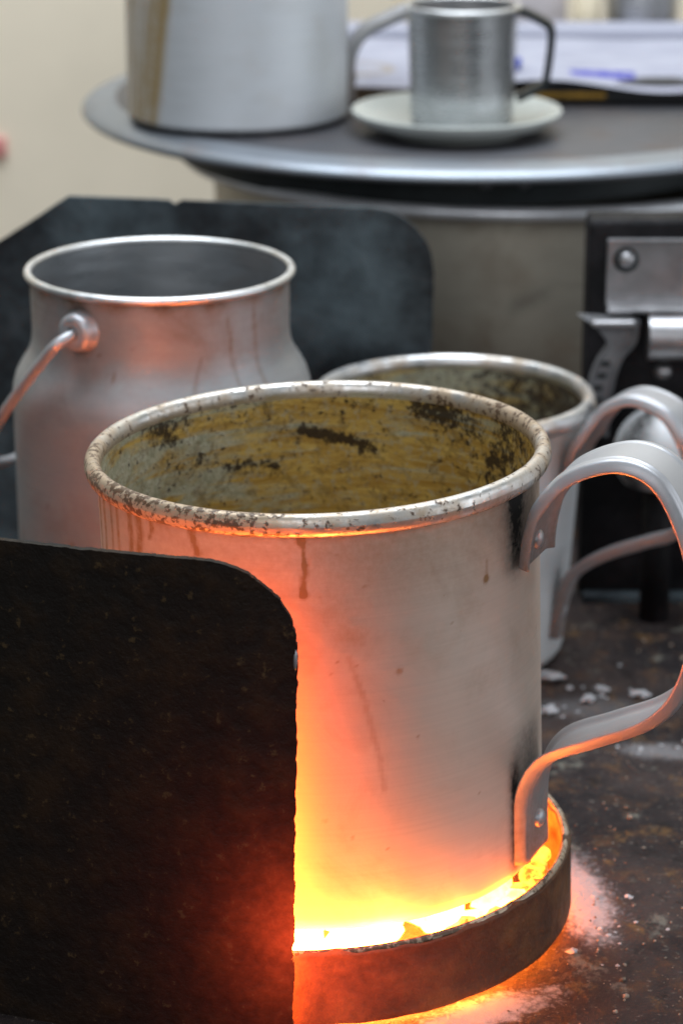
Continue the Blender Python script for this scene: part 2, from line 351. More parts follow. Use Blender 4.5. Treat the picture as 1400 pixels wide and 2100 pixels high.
def lump(name, r, sub=2, amp=0.35, seed=0, flat=0.8):
    import bmesh
    bm = bmesh.new(); bmesh.ops.create_icosphere(bm, subdivisions=sub, radius=1)
    off = Vector((seed * 3.1, seed * 1.7, seed * 2.3))
    for vv in bm.verts:
        d = 1 + amp * 1.6 * mnoise.noise(vv.co * 1.3 + off) + amp * 0.7 * mnoise.noise(vv.co * 3.1 + off)
        vv.co = Vector((vv.co.x, vv.co.y, vv.co.z * flat)) * d * r
    me = bpy.data.meshes.new(name); bm.to_mesh(me); bm.free(); return me
def box(name, x0, x1, y0, y1, z0, z1, bev=0.0):
    import bmesh
    bm = bmesh.new(); bmesh.ops.create_cube(bm, size=1)
    for vv in bm.verts:
        vv.co = Vector((x0 + (vv.co.x + .5) * (x1 - x0), y0 + (vv.co.y + .5) * (y1 - y0), z0 + (vv.co.z + .5) * (z1 - z0)))
    if bev: bmesh.ops.bevel(bm, geom=bm.edges[:], offset=bev, segments=3, affect='EDGES', profile=0.5)
    me = bpy.data.meshes.new(name); bm.to_mesh(me); bm.free(); return me

# ------------------------------------------------------------------ setting
def grid_sheet(name, x0, x1, y0, y1, nx, ny, zf):
    X, Y = np.meshgrid(np.linspace(x0, x1, nx + 1), np.linspace(y0, y1, ny + 1))
    v = [(x, y, zf(x, y)) for x, y in zip(X.ravel(), Y.ravel())]
    f = [[j * (nx + 1) + i, j * (nx + 1) + i + 1, (j + 1) * (nx + 1) + i + 1, (j + 1) * (nx + 1) + i] for j in range(ny) for i in range(nx)]
    me = mesh(name, v, f); uvl = me.uv_layers.new(name='UVMap')
    for lp in me.loops: uvl.data[lp.index].uv = me.vertices[lp.vertex_index].co.xy
    return me
structure(link('table_top', grid_sheet('table_top', -0.7, 0.9, -0.6, 0.995, 60, 60, lambda x, y: 0.0), TABLE))
structure(link('back_wall', box('back_wall', -1.6, 1.8, 1.0, 1.05, -0.6, 1.3), WALL, smooth=False))

# ------------------------------------------------------------------ mugs
def sg(th, z, pts, w, soft=0.6):
    """distance-based mark along a polyline given in (theta, z); w in metres"""
    Rm = 0.0772; X = np.radians(th) * Rm; best = np.full(X.shape, 9.0)
    P = [(math.radians(a) * Rm, b) for a, b in pts]
    if len(P) == 1: P = P * 2
    for (ax, az), (bx, bz) in zip(P[:-1], P[1:]):
        dx, dz = bx - ax, bz - az; l2 = dx * dx + dz * dz + 1e-12
        t = np.clip(((X - ax) * dx + (z - az) * dz) / l2, 0, 1); best = np.minimum(best, np.hypot(X - ax - t * dx, z - az - t * dz))
    return np.clip(1 - (best - w * (1 - soft)) / (w * soft), 0, 1)

def mug(name, label, loc, rot, Rw, H, bead_r, rim_mat, out_mat, in_mat, az, path, width, stain, soot_shade, dark, ochre, rimst, seg=256, rows=120, taper=0.0, handle=True, rivets=True, taper_w=None, foot=0.006, group=None):
    t = thing(name, label, 'mug', loc, rot, group)
    wall_t = 0.0012
    Rb = Rw - taper
    prof = [(0.0005, 0.0)] + [(Rb - foot, 0.0)] + arc(Rb - foot, foot, foot, -75, 0, 6) + lin((Rb, foot + 0.0005), (Rw, H), rows)
    o = link('outer_wall', lathe('outer_wall', prof, seg, -180, dict(stain=stain, soot_shade=soot_shade)), out_mat, t)
    prof = lin((Rw - wall_t, H), (Rb - wall_t, 0.006), rows) + [(Rb - wall_t - 0.004, 0.003), (0.0005, 0.0025)]
    link('stained_inside' if in_mat is TEA else 'inside', lathe('inside', prof, seg, 0, dict(dark=lambda a, z: dark(((a + 180) % 360) - 180, z), ochre=lambda a, z: ochre(((a + 180) % 360) - 180, z))), in_mat, t)
    link('rolled_rim', bead('rolled_rim', Rw + bead_r * 0.48, H, bead_r, seg, dict(stain=rimst), 1.4), rim_mat, t)
    if handle:
        h = link('handle', strap('handle', path, width, 0.0022, az, True, taper_w), STRAP, t)
        if rivets:
            rivet('rivet', h, path[0][0] + 0.0018, path[0][1] + 0.007, az, 0.0005, 0.0034, STRAP)
            rivet('rivet', h, path[-1][0] + 0.0016, path[-1][1] + 0.013, az, 0.0005, 0.0034, STRAP)
    return t

HP = [(u + .0065 * max(0, min(1, (u - .085) / .03)), z) for u, z in [(.0792, .1180), (.0797, .1240), (.0812, .1320), (.0846, .1406), (.0935, .1525), (.1077, .1590), (.1203, .1545), (.1296, .1393), (.1343, .1207), (.1342, .096), (.1284, .0776), (.1173, .0655), (.1017, .0564), (.0876, .0482), (.0806, .0368), (.0790, .0232), (.0790, .0075)]]
def st_main(th, z):
    s = 0.26 * smooth(z, 0.110, 0.142) + 0.16 * smooth(z, 0.075, 0.13) * np.exp(-((th - 5) / 40) ** 2)
    s += 0.75 * sg(th, z, [(-3.7, .1433), (-3.0, .134)], .0009) + 0.8 * sg(th, z, [(-3.0, .134), (-3.6, .1235)], .0013) + 0.7 * sg(th, z, [(-3.7, .1425)], .0020) + 0.7 * sg(th, z, [(-3.5, .1238)], .0020)
    s += 0.65 * sg(th, z, [(-32.3, .143), (-30.7, .1355)], .0017)
    for a, b, e, wd in ((-72, .144, .112, .0022), (-66, .144, .118, .0012), (-61.8, .144, .110, .0014), (-55, .145, .122, .0022), (-51, .144, .130, .0026), (-46, .144, .137, .0012), (-78, .144, .10, .0030)):
        s += 0.6 * sg(th, z, [(a, b), (a + .7, (b + e) / 2), (a - .3, e)], wd)
    s += 0.95 * sg(th, z, [(46.3, .1189)], .0019) + 0.35 * sg(th, z, [(46.3, .1189), (46.7, .125)], .0010) + 0.7 * sg(th, z, [(19.5, .0943)], .0016)
    s += 0.26 * sg(th, z, [(6.9, .101), (10.2, .0868), (14, .0633), (14.8, .0525)], .0014) + 0.20 * sg(th, z, [(4.3, .1167), (8.8, .1077)], .012, 1.0) + 0.22 * sg(th, z, [(5.5, .109), (8.8, .1077)], .006, 1.0)
    s += 0.12 * sg(th, z, [(3, .0955), (9, .087)], .011, 1.0)
    s += 0.30 * smooth(z, .1405, .1455) * (0.5 + 0.5 * np.sin(np.radians(th) * 23) * np.sin(np.radians(th) * 7.3))
    rng = np.random.RandomState(4)
    for _ in range(26): s += 0.5 * sg(th, z, [(rng.uniform(-80, 80), rng.uniform(.02, .145))], rng.uniform(.0004, .0009))
    return s
def soot_shade_main(th, z):  # soot by the handle joints, with the handle's shade painted in
    s = 0.95 * np.exp(-((th - 60) / 5.0) ** 2) * smooth(z, .108, .126) + 0.55 * np.exp(-((th - 70) / 18.0) ** 2) * smooth(z, .124, .148)
    s += 1.0 * np.exp(-((th - 57.5) / 2.6) ** 2) * smooth(z, .054, .036) * smooth(z, -.004, .014) + 0.6 * np.exp(-((th - 68) / 9) ** 2) * smooth(z, .064, .050) * smooth(z, .026, .042)
    return s
def dk_main(th, z):
    a = th % 360
    s = 0.48 * smooth(z, .134, .1475) * (0.45 + 0.55 * np.sin(np.radians(a) * 9 + 1) * np.sin(np.radians(a) * 4.3)) + 0.22
    s += 0.95 * sg(th % 360, z, [(185.9, .1339), (175.6, .1313), (165.9, .1263)], .0042, 0.9)
    s += 0.55 * sg(a, z, [(207, .1222), (193.9, .1217)], .0050, 1.0) + 0.6 * sg(a, z, [(239, .1505), (231.5, .1445), (226, .138)], .008, 1.0)
    s += 0.55 * sg(a, z, [(126, .128), (118, .134)], .011, 1.0) + 0.35 * smooth(a, 140, 105) + 0.5 * sg(a, z, [(152, .144), (134, .139)], .009, 1.0)
    s += 0.35 * sg(a, z, [(215, .128), (226, .124)], .009, 1.0)
    return s
def oc_main(th, z):
    a = th % 360
    return 0.42 + 0.62 * smooth(a, 225, 165) - 0.22 * smooth(a, 220, 250)
def rs_main(th, z):
    return 0.52 + 0.65 * np.exp(-((th + 55) / 42.0) ** 2) + 0.45 * np.exp(-((np.abs(th) - 115) / 30.0) ** 2) * (th > 0) + 0.35 * np.exp(-((th + 20) / 14.0) ** 2)
TILT = -R(1.75)
mug('tea_mug', 'large tea-stained aluminium mug heating on the glowing burner', (0, 0, 0.027), (0, TILT, 0), 0.0772, 0.1482, 0.0029, RIM, ALU, TEA,
    67, HP, 0.027, st_main, soot_shade_main, dk_main, oc_main, rs_main, seg=448, rows=170)

# ------------------------------------------------------------------ burner
RC = (-0.0065, 0.0, 0.0)
ring = thing('burner_ring', 'rusty round steel burner collar holding embers under the mug', 'burner', (RC[0], RC[1], 0.0), (0, TILT, 0))
def ringwob(TH, PR, PZ):
    k = np.sin(TH * 9 + 1) * .0003 + np.sin(TH * 23) * .00022 + np.sin(TH * 51 + 2) * .00015
    return k * 0.6, np.where(PZ > 0.024, k * 1.6, k)
rp = [(.0913, .0016), (.0913, .026)] + arc(.0923, .0276, .0012, 180, 70, 5) + arc(.0936, .0274, .0012, 90, 0, 5) + lin((.0945, .0262), (.0945, .0024), 14) + [(.0940, .0016), (.0913, .0016)]
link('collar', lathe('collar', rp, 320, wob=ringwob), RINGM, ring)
link('worn_lip', bead('worn_lip', .0929, .0283, .0013, 256, dict(stain=lambda a, z: 0.9 + 0.5 * np.exp(-((a - 20) / 25) ** 2))), RIM, ring)
for az in (150, -95, 128):
    d = Vector((math.sin(R(az)), -math.cos(R(az)), 0))
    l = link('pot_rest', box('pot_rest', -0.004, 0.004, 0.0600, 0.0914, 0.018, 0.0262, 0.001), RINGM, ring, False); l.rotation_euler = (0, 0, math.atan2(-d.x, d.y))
for az in (120, -30, -150):
    z0 = 0.0 + math.sin(R(az)) * .09 * math.sin(-TILT)
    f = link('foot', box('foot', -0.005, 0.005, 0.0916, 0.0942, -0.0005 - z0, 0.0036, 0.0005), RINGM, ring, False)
    d = Vector((math.sin(R(az)), -math.cos(R(az)), 0)); f.rotation_euler = (0, 0, math.atan2(-d.x, d.y))

# embers: one heap under the mug, and the lumps one can see in the gap
def join(name, parts):
    V, F = [], []
    for me, M in parts:
        b = len(V); V += [tuple(M @ vv.co) for vv in me.vertices]; F += [[b + i for i in p.vertices] for p in me.polygons]
    return mesh(name, V, F)
protos = [lump('coal_proto', 1.0, 2, 0.34, s + 1, 0.85) for s in range(7)]
parts = []
for i in range(150):
    r = 0.080 * math.sqrt(random.random()); a = random.uniform(0, 2 * math.pi); s = random.uniform(.005, .0095)
    parts.append((random.choice(protos), Matrix.Translation((RC[0] + r * math.cos(a), r * math.sin(a), random.uniform(.003, .0125))) @ Matrix.Rotation(random.uniform(0, 6), 4, 'Z') @ Matrix.Scale(s, 4)))
for i in range(95):
    az = R(random.uniform(-75, 70)); r = random.uniform(.0805, .0885); s = random.uniform(.0034, .0052)
    parts.append((random.choice(protos), Matrix.Translation((RC[0] + r * math.sin(az), -r * math.cos(az), random.uniform(.016, .0205) + .0025 * math.sin(az))) @ Matrix.Rotation(random.uniform(0, 6), 4, 'Z') @ Matrix.Scale(s, 4)))
tag(link('ember_bed', join('ember_bed', parts), EMBER), 'bright orange bed of embers burning inside the burner ring under the mug', 'embers', kind='stuff')
k = 0
for az in (34, 39, 43, 47, 50, 53, 56, 59, 62, 65, 68, 71, 75, 79, 84, 89, 95, 102):
    s = random.uniform(.0032, .0054); r = 0.0848 - s * 0.4 + random.uniform(-.004, .002)
    o = link('glowing_coal', protos[k % 7].copy(), EMBER_LUMP, None, False, (RC[0] + r * math.sin(R(az)), -r * math.cos(R(az)), 0.0150 + random.uniform(0, .004) + .0025 * math.sin(R(az))), (random.random() * 6, random.random() * 6, random.random() * 6))
    o.scale = (s * 1.15, s, s); k += 1
    tag(o, 'small yellow-hot coal lump in the gap between the large mug and the ring', 'coal', 'glowing coals in the burner gap')

# flames added out of sight behind the front plate to light the mug
FILL_FLAME = NT('fill_flame'); zf = FILL_FLAME.sep(FILL_FLAME.pos())[2]
FILL_FLAME.set(Base_Color=(0.0, 0.0, 0.0), Specular_IOR_Level=0.0, Emission_Color=FILL_FLAME.mix(FILL_FLAME.ss(zf, .015, .09), (1.0, 0.15, 0.016), (1.0, 0.105, 0.012)), Emission_Strength=FILL_FLAME.ss(zf, .008, .050, 24, 23))
fp = []
for i, fx in enumerate((-.0170, -.0225, -.0285, -.0350, -.0420)):
    h = (.085, .120, .140, .125, .090)[i]; c = np.array([fx, -0.0985 + 0.22 * abs(min(0, fx + 0.030)) + 0.9 * min(0, fx + 0.03) ** 2, .004])
    pts = [c + np.array([.0010 * math.sin(q * 5 + i) - .003 * q, .0006 * math.cos(q * 6 + i * 2), q * h]) for q in np.linspace(0, 1, 12)]
    fp.append((tube('flame_proto', pts, [max(.0002, .0036 * math.sin(math.pi * min(1, .18 + .82 * q)) ** 0.8) for q in np.linspace(0, 1, 12)], 10), Matrix.Identity(4)))
tag(link('fill_flames', join('fill_flames', fp), FILL_FLAME.m), 'orange flames added unseen behind the black plate to light the large mug', 'fill_flames', kind='stuff')
for p in fp: bpy.data.meshes.remove(p[0])

# ------------------------------------------------------------------ heat shields
def shield(name, label, xl, xr, ztop, yfun, rl, rr, lean, jag, mat, thick=0.0025, nz=220, nx=150, notch=None, cat='heat shield', inner=None, chamfer=None):
    zs = np.concatenate([np.linspace(0, ztop - max(rl, rr), nz // 2, endpoint=False), ztop - max(rl, rr) + max(rl, rr) * np.sin(np.linspace(0, math.pi / 2, nz // 2))])
    v = []; n1 = nx + 1
    def edge(z, rad):
        q = z - (ztop - rad); return 0.0 if q <= 0 else rad - math.sqrt(max(0.0, rad * rad - q * q))
    for side in (0, 1):
        for z in zs:
            jr = jag * (mnoise.noise(Vector((3.3, z * 160, 1))) + 0.8 * mnoise.noise(Vector((9.3, z * 520, 4))) + 0.9 * mnoise.noise(Vector((7.3, z * 1400, 4))))
            a = xl + (edge(z, rl) if not chamfer else chamfer * max(0.0, (z - ztop + rl) / rl) ** 0.85); b = xr + edge(z, rr) * -1 + lean * (z - ztop) + jr
            for i in range(n1):
                x = a + (b - a) * i / nx
                zz = z + (z / ztop) ** 6 * jag * 0.8 * (mnoise.noise(Vector((x * 170, 2, 5))) + 0.6 * mnoise.noise(Vector((x * 600, 2, 5))))
                if notch and z > ztop - 0.012:
                    for (nx0, nw, nd) in notch: zz -= nd * max(0, 1 - abs(x - nx0) / nw) * smooth(z, ztop - .012, ztop)
                v.append((x, yfun(x, z) + side * thick, zz))
    m = len(zs); B = m * n1; f = []
    for j in range(m - 1):
        for i in range(nx):
            q = [j * n1 + i, j * n1 + i + 1, (j + 1) * n1 + i + 1, (j + 1) * n1 + i]; f.append(q); f.append([B + x for x in q[::-1]])
    for i in range(nx):
        f.append([i + 1, i, B + i, B + i + 1]); q = (m - 1) * n1 + i; f.append([q, q + 1, B + q + 1, B + q])
    for j in range(m - 1):
        f.append([j * n1, (j + 1) * n1, B + (j + 1) * n1, B + j * n1]); q = j * n1 + nx; f.append([q + n1, q, B + q, B + q + n1])
    me = mesh(name, v, f); o = link(name, me, [mat] + ([inner] if inner else []))
    if inner:
        for p in me.polygons:
            if p.normal.y > 0.5: p.material_index = 1
    me.set_sharp_from_angle(angle=R(50))
    return tag(o, label, cat)
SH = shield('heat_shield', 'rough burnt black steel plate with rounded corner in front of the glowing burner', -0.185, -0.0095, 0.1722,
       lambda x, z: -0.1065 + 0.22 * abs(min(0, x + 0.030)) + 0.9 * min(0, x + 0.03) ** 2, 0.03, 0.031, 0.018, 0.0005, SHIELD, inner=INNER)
nk = link('bare_metal_nick', lump('bare_metal_nick', 0.0017, 2, 0.3, 5, 2.2), BRIGHT, SH, True, (-0.0108, -0.1062, 0.1395)); nk.scale = (.45, .8, 1)
shield('heat_shield', 'dark grey sooty steel plate standing behind the milk can', -0.2077, 0.0470, 0.190,
       lambda x, z: 0.328 - 0.18 * (x - 0.047), 0.05, 0.030, 0.014, 0.0003, PLATE, chamfer=0.083, notch=[(-0.074, .0030, .0022)])

# ------------------------------------------------------------------ milk can
can = thing('milk_can', 'open aluminium milk can with narrow neck and wire bail, left of the mugs', 'milk can', (-0.0725, 0.212, 0.0))
cp = [(0.0005, 0.0), (0.058, 0.0)] + arc(.058, .005, .005, -80, 0, 4) + lin((.0628, .006), (.0633, .126), 50) + [(.0634, .1300), (.0635, .1365), (.0630, .1420), (.0616, .1470), (.0595, .1510), (.0573, .1543), (.0556, .1575), (.0547, .1610)] + lin((.0543, .165), (.0545, .1895), 20)
def st_can(th, z):
    s = 0.10 + 0.10 * smooth(z, .14, .18) + 0.55 * smooth(z, .1815, .1875) * (0.6 + 0.4 * np.sin(np.radians(th) * 17))
    for a, zz, wd in ((-24, .166, .001), (-17, .1575, .0016), (-22, .1565, .001), (-3, .160, .001), (-8, .17, .0008), (-34, .085, .0018), (-46, .10, .0012)): s += 0.6 * sg(th, z, [(a, zz)], wd)
    s += 0.35 * sg(th, z, [(16, .150), (21, .165)], .0014) + 0.3 * sg(th, z, [(34, .18), (37, .150)], .0016) + 0.35 * sg(th, z, [(48, .182), (50, .148)], .002)
    return s
def so_can(th, z): return 0.75 * np.clip(sg(th, z, [(-33, .1755)], .013, 0.35) - 1.6 * sg(th, z, [(-33, .1755)], .0095, 0.5), 0, 1) + 0.35 * smooth(z, .184, .189)
link('body', lathe('body', cp, 256, -180, dict(stain=st_can, soot_shade=so_can)), ALU_CAN, can)
cpi = lin((.0533, .1895), (.0531, .163), 10) + [(.0560, .154), (.061, .145), (.0620, .13), (.0618, .004), (.0005, .003)]
link('inside', lathe('inside', cpi, 160, 0, dict(stain=lambda a, z: 0.25 * smooth(z, .17, .15) * (0.5 + 0.5 * np.sin(np.radians(a) * 5)), soot_shade=lambda a, z: 0.0 * a)), CANIN, can)
link('rolled_rim', bead('rolled_rim', .0553, .190, .0017, 200, dict(stain=lambda a, z: 0.15 + 0.25 * np.exp(-((a - 40) / 10) ** 2)), 1.0), RIM_CLEAN, can)
for az in (-33, 147):
    me = lathe('bail_boss', [(.0026, .0060)] + arc(.0052, .0035, .0027, 130, 0, 8) + [(.0080, .0010), (.0088, .0), (.0088, -.0006)], 32)
    d = Vector((math.sin(R(az)), -math.cos(R(az)), 0)); b = link('bail_boss', me, STRAP, can, True, d * .0541 + Vector((0, 0, .1755)), d.to_track_quat('Z', 'Y').to_euler())
    link('boss_hole', lathe('boss_hole', [(.0005, .0045), (.0033, .0045), (.0033, .0030)], 20), NECKM, b)
ax = np.array([math.sin(R(-33)), -math.cos(R(-33)), 0]); lf = np.array([-math.cos(R(-33)), -math.sin(R(-33)) * -1, 0]); lf = np.array([-0.839, 0.545, 0])
wv = lf * math.cos(R(46)) + np.array([0, 0, -1]) * math.sin(R(46))
bp = [ax * .0575 + np.array([0, 0, .1755])] + [ax * .0655 * math.cos(R(t)) ** 0.8 * 1 + wv * .112 * math.sin(R(t)) + np.array([0, 0, .1755]) for t in (3, 9, 18, 30, 45, 60, 75, 89)]
bp += [-ax * .0655 * math.cos(R(t)) ** 0.8 + wv * .112 * math.sin(R(t)) + np.array([0, 0, .1755]) for t in (75, 60, 45, 30, 18, 9, 3)] + [-ax * .0575 + np.array([0, 0, .1755])]
link('wire_bail', tube('wire_bail', catmull(bp, 6), .0023, 14), STRAP, can)

# ------------------------------------------------------------------ second mug behind
HP2 = [(.0592, .090), (.0597, .098), (.0618, .106), (.0666, .1135), (.0715, .1215), (.0780, .129), (.0888, .1342), (.1003, .1328), (.1096, .1271), (.1180, .112), (.1190, .092), (.1106, .0745), (.0960, .0671), (.0799, .0595), (.0690, .0527), (.0610, .0446), (.0562, .0290), (.0545, .0160)]
TAP = lambda q: 1.0 if q < 0.5 else max(0.36, 1.0 - (q - 0.5) * 4)
flat = lambda v: (lambda a, z: v + 0 * a)
mug('tea_mug', 'smaller stained aluminium mug standing on the dark table behind the large mug', (0.0535, 0.262, 0.0), (0, 0, 0), 0.0590, 0.1190, 0.0030, RIM_CLEAN, ALU_FAR, TEA,
    60, HP2, 0.021, lambda a, z: 0.06 + 0.2 * smooth(z, .09, .11), lambda a, z: 0.5 * smooth(z, .106, .114) * np.exp(-((a - 80) / 20) ** 2),
    lambda a, z: 0.45 + 0.6 * smooth(a % 360, 185, 120), lambda a, z: 0.35 + 0 * a, lambda a, z: 0.30 + 0.3 * np.sin(np.radians(a) * 3) ** 2, seg=192, rows=60, taper=0.0075, foot=0.008, taper_w=TAP)

# ------------------------------------------------------------------ black stove panel with hasp
pan = thing('stove_panel', 'black sooty stove side panel with bolted steel bracket, right of the big pot', 'stove panel', (0, 0.3255, 0))
link('panel', box('panel', 0.1175, 0.36, 0.0, 0.022, 0.0, 0.1860, 0.003), BLACK, pan)
link('foot_ledge', box('foot_ledge', 0.1190, 0.36, -0.006, -0.0002, 0.0, 0.005, 0.001), PLATE, pan, False)
def bent(name, prof, x0, x1, y_off=0.0):
    n = len(prof); v = [(x, y, z) for x in (x0, x1) for y, z in prof]; f = [[i, (i + 1) % n, n + (i + 1) % n, n + i] for i in range(n)] + [list(range(n))[::-1], list(range(n, 2 * n))]
    return mesh(name, v, f)
br = link('bracket', bent('bracket', [(-.0005, .1765), (-.0050, .1765), (-.0052, .1775), (-.0028, .1780), (-.0028, .1495), (-.0120, .1480), (-.0130, .1465), (-.0120, .1450), (-.0005, .1445)], 0.1262, 0.20), BRIGHT, pan, False)
rv = lathe('rivet', [(.0002, .0040), (.0022, .0036), (.0036, .0020), (.0042, .0), (.0042, -.001)], 24)
link('rivet', rv, BRIGHT, br, True, (0.1348, -.0030, .1685), (R(90), 0, 0))
link('washer', lathe('washer', [(.0030, .0006), (.0058, .0006), (.0060, 0)], 24), NECKM, br, True, (0.1348, -.0029, .1680), (R(90), 0, 0))
tb = link('tube', tube('tube', [(0.1452, -.0110, .1335), (0.20, -.0110, .1335)], .0108, 32), BRIGHT, pan); tb.data.set_sharp_from_angle(angle=R(40))
link('bolt', rv.copy(), BLACK, pan, True, (0.1540, -.0002, .1140), (R(90), 0, 0))
# stamped lever hanging in front of the panel
lever = thing('stamped_lever', 'grey stamped steel lever with punched marks hanging below the bracket', 'lever', (0, 0.313, 0))
LP = [(.1125, .1445), (.1190, .1405), (.1245, .1345), (.1262, .1300), (.1222, .1235), (.1190, .1150), (.1180, .1060), (.1185, .0960), (.1200, .0860)]
RP = [(.1410, .1420), (.1405, .1380), (.1400, .1330), (.1375, .1285), (.1335, .1235), (.1308, .1150), (.1296, .1060), (.1290, .0960), (.1280, .0860)]
L2 = catmull(LP, 6); R2 = catmull(RP, 6); n = len(L2); v = []; 
for side in (0, 1):
    for p, q in zip(L2, R2):
        for t in np.linspace(0, 1, 7):
            x, z = p * (1 - t) + q * t; v.append((x, side * 0.003 - (0.0022 if t in (0., 1.) and side == 0 else 0), z))
f = []
for s in (0, 1):
    for i in range(n - 1):
        for t in range(6):
            a = s * n * 7 + i * 7 + t; q = [a, a + 7, a + 8, a + 1]; f.append(q if s == 0 else q[::-1])
for i in range(n - 1):
    a = i * 7; f.append([a, n * 7 + a, n * 7 + a + 7, a + 7]); a += 6; f.append([a + 7, n * 7 + a + 7, n * 7 + a, a])
f.append([0, 1, 2, 3, 4, 5, 6] + [n * 7 + i for i in range(6, -1, -1)]); b0 = (n - 1) * 7; f.append([b0 + i for i in range(6, -1, -1)] + [n * 7 + b0 + i for i in range(7)])
LEVM = m_dark_steel('worn_grey_steel', (0.10, 0.10, 0.11), (0.13, 0.12, 0.11), spec=0.6, rough=0.42, cloud=(0.26, 0.26, 0.27), grain=0.2)
link('lever_plate', mesh('lever_plate', v, f), LEVM, lever, False)
link('top_flange', box('top_flange', 0.1185, 0.1385, -0.007, 0.002, 0.1400, 0.1432, 0.0012), BRIGHT, lever, False)
for i in range(6):
    z = 0.121 - i * 0.0058; xc = 0.1258 - 0.0016 * min(i, 2)
    link('punched_mark', box('punched_mark', xc - .0022, xc + .0022, -.0004, .0004, z - .0014, z + .0014, .0002), NECKM, lever, False, rot=None)

# dented steel bowl behind the second mug's handle
bw = thing('steel_ladle_bowl', 'small shiny dented steel ladle bowl behind the smaller mug handle', 'ladle', (0.151, 0.300, 0.0))
me = lathe('bowl', [(.0002, .104)] + [(.0215 * math.sin(R(a)), .082 + .022 * math.cos(R(a))) for a in range(12, 121, 9)] + [(.0178, .0700), (.0165, .0680)], 48, -180, dict(stain=flat(0.1), soot_shade=lambda a, z: 0.95 * np.exp(-((a + 50) / 32) ** 2) + 0.8 * smooth(z, .081, .074) * np.exp(-((a - 40) / 40) ** 2)))
link('bowl', me, ALU_FAR, bw)
link('stem', lathe('stem', [(.0002, .069), (.0070, .0685), (.0070, .0), (.0002, 0)], 32), BLACK, bw)

# ------------------------------------------------------------------ big pot, lid, things on it
pot = thing('boiling_pot', 'wide dull aluminium pot with rolled rim at the back', 'pot', (0.102, 0.653, 0.0))
link('body', lathe('body', lin((.166, .0), (.172, .154), 30), 256, -180, dict(stain=lambda a, z: 0.12 + 0.25 * smooth(z, .11, .07), soot_shade=lambda a, z: 0.65 * smooth(z, .09, .02) + 0.4 * sg(a * 2.2, z, [(-6, .105), (5, .112)], .006, 1.0))), ALU_POT, pot)  # wall browner and darker towards the bottom
link('flared_rim', lathe('flared_rim', [(.1715, .1535), (.176, .1550), (.1835, .1560)] + arc(.1885, .1580, .0034, -110, 140, 10) + [(.180, .1592), (.172, .1585)], 256, -180, dict(stain=flat(0.08), soot_shade=flat(0.0))), POTRIM, pot)
lid = thing('pot_lid', 'broad flat round metal lid covering the big pot', 'lid', (0.073, 0.643, 0.0))
link('lid_neck', lathe('lid_neck', lin((.1640, .1595), (.1640, .1815), 4), 200), NECKM, lid)
lp_ = [(.0005, .190), (.100, .190), (.185, .190), (.197, .1897)]
lip_ = [(.197, .1897), (.204, .1890), (.2095, .1878), (.2135, .1862), (.2154, .1842), (.2157, .1825), (.2145, .1812), (.2105, .1808), (.200, .181), (.160, .181)]
link('lid_top', lathe('lid_top', lp_, 256, -180, dict(stain=lambda a, z: 0.15 + 0 * a, soot_shade=lambda a, z: 0.0 * a)), LIDM, lid)
link('rounded_lip', lathe('rounded_lip', lip_, 256, -180, dict(stain=flat(0.05), soot_shade=flat(0.0))), LIPM, lid)
for a in (1.5, 8.5):
    d = Vector((math.sin(R(a)), -math.cos(R(a)), 0)); link('rivet', rv.copy(), NECKM, lid, True, d * .1640 + Vector((0, 0, .172)), d.to_track_quat('Z', 'Y').to_euler())

def st_far(th, z):
    s = 0.0 * th
    for a0, a1, wd, k in ((-56, -44, .0150, .85), (-46, -36, .0070, .9), (-70, -64, .0140, .75), (-84, -80, .014, .7), (-62, -54, .0026, .6)): s += k * sg(th, z, [(a1 + 6, .14), (a1, .07), (a0, .006)], wd, 1.0)
    return s
HP3 = [(.0595 + (u - .0772) * .9, .001 + z * .9) for u, z in HP]
mug('tall_mug', 'tall aluminium jug with yellow drips standing on the pot lid', (-0.052, 0.563, 0.1902), (0, 0, 0), 0.0593, 0.158, 0.0035, RIM_CLEAN, ALU_FAR, CANIN,
    96, HP3, 0.022, st_far, lambda a, z: 1.0 * smooth(z, .0040, .0022), flat(0), flat(0), flat(.2), seg=160, rows=60, foot=0.005)
sm = thing('small_mug', 'small steel mug with dark angular handle standing on the saucer', 'mug', (0.067, 0.525, 0.1948))
link('outer_wall', lathe('outer_wall', [(.0005, 0), (.0255, 0), (.0268, .0012)] + lin((.0270, .002), (.0288, .0600), 20), 128, -180, dict(stain=lambda a, z: .35 * np.exp(-((a + 22) / 12) ** 2) * smooth(z, .015, .03), soot_shade=lambda a, z: .55 * np.exp(-((a - 42) / 16) ** 2) * smooth(z, .010, .03))), STEELMUG, sm)  # browner band left of centre, darker band to the right
link('inside', lathe('inside', lin((.0280, .060), (.0262, .003), 6) + [(.0005, .002)], 96, 0, dict(stain=flat(.2), soot_shade=flat(.2))), CANIN, sm)
link('rolled_rim', bead('rolled_rim', .0290, .0603, .0014, 96, dict(stain=flat(.1))), RIM_CLEAN, sm)
HS = [(.0288, .0588), (.0340, .0570), (.0420, .0530), (.0452, .0505), (.0462, .0460), (.0455, .0350), (.0440, .0235), (.0425, .0205), (.0380, .0175), (.0290, .0130)]
link('handle', strap('handle', HS, .010, .0040, 84, False), DARKHANDLE, sm)
sau = thing('saucer', 'white ceramic saucer under the small steel mug', 'saucer', (0.064, 0.519, 0.1902))
link('dish', lathe('dish', [(.0005, .0042), (.030, .0042), (.040, .0062), (.049, .0092), (.0532, .0122), (.0546, .0128), (.0552, .0120), (.0545, .0104), (.048, .0052), (.037, .0022), (.034, .0018), (.034, 0), (.031, 0), (.0305, .0016), (.0005, .0016)], 128), CERAMIC, sau)

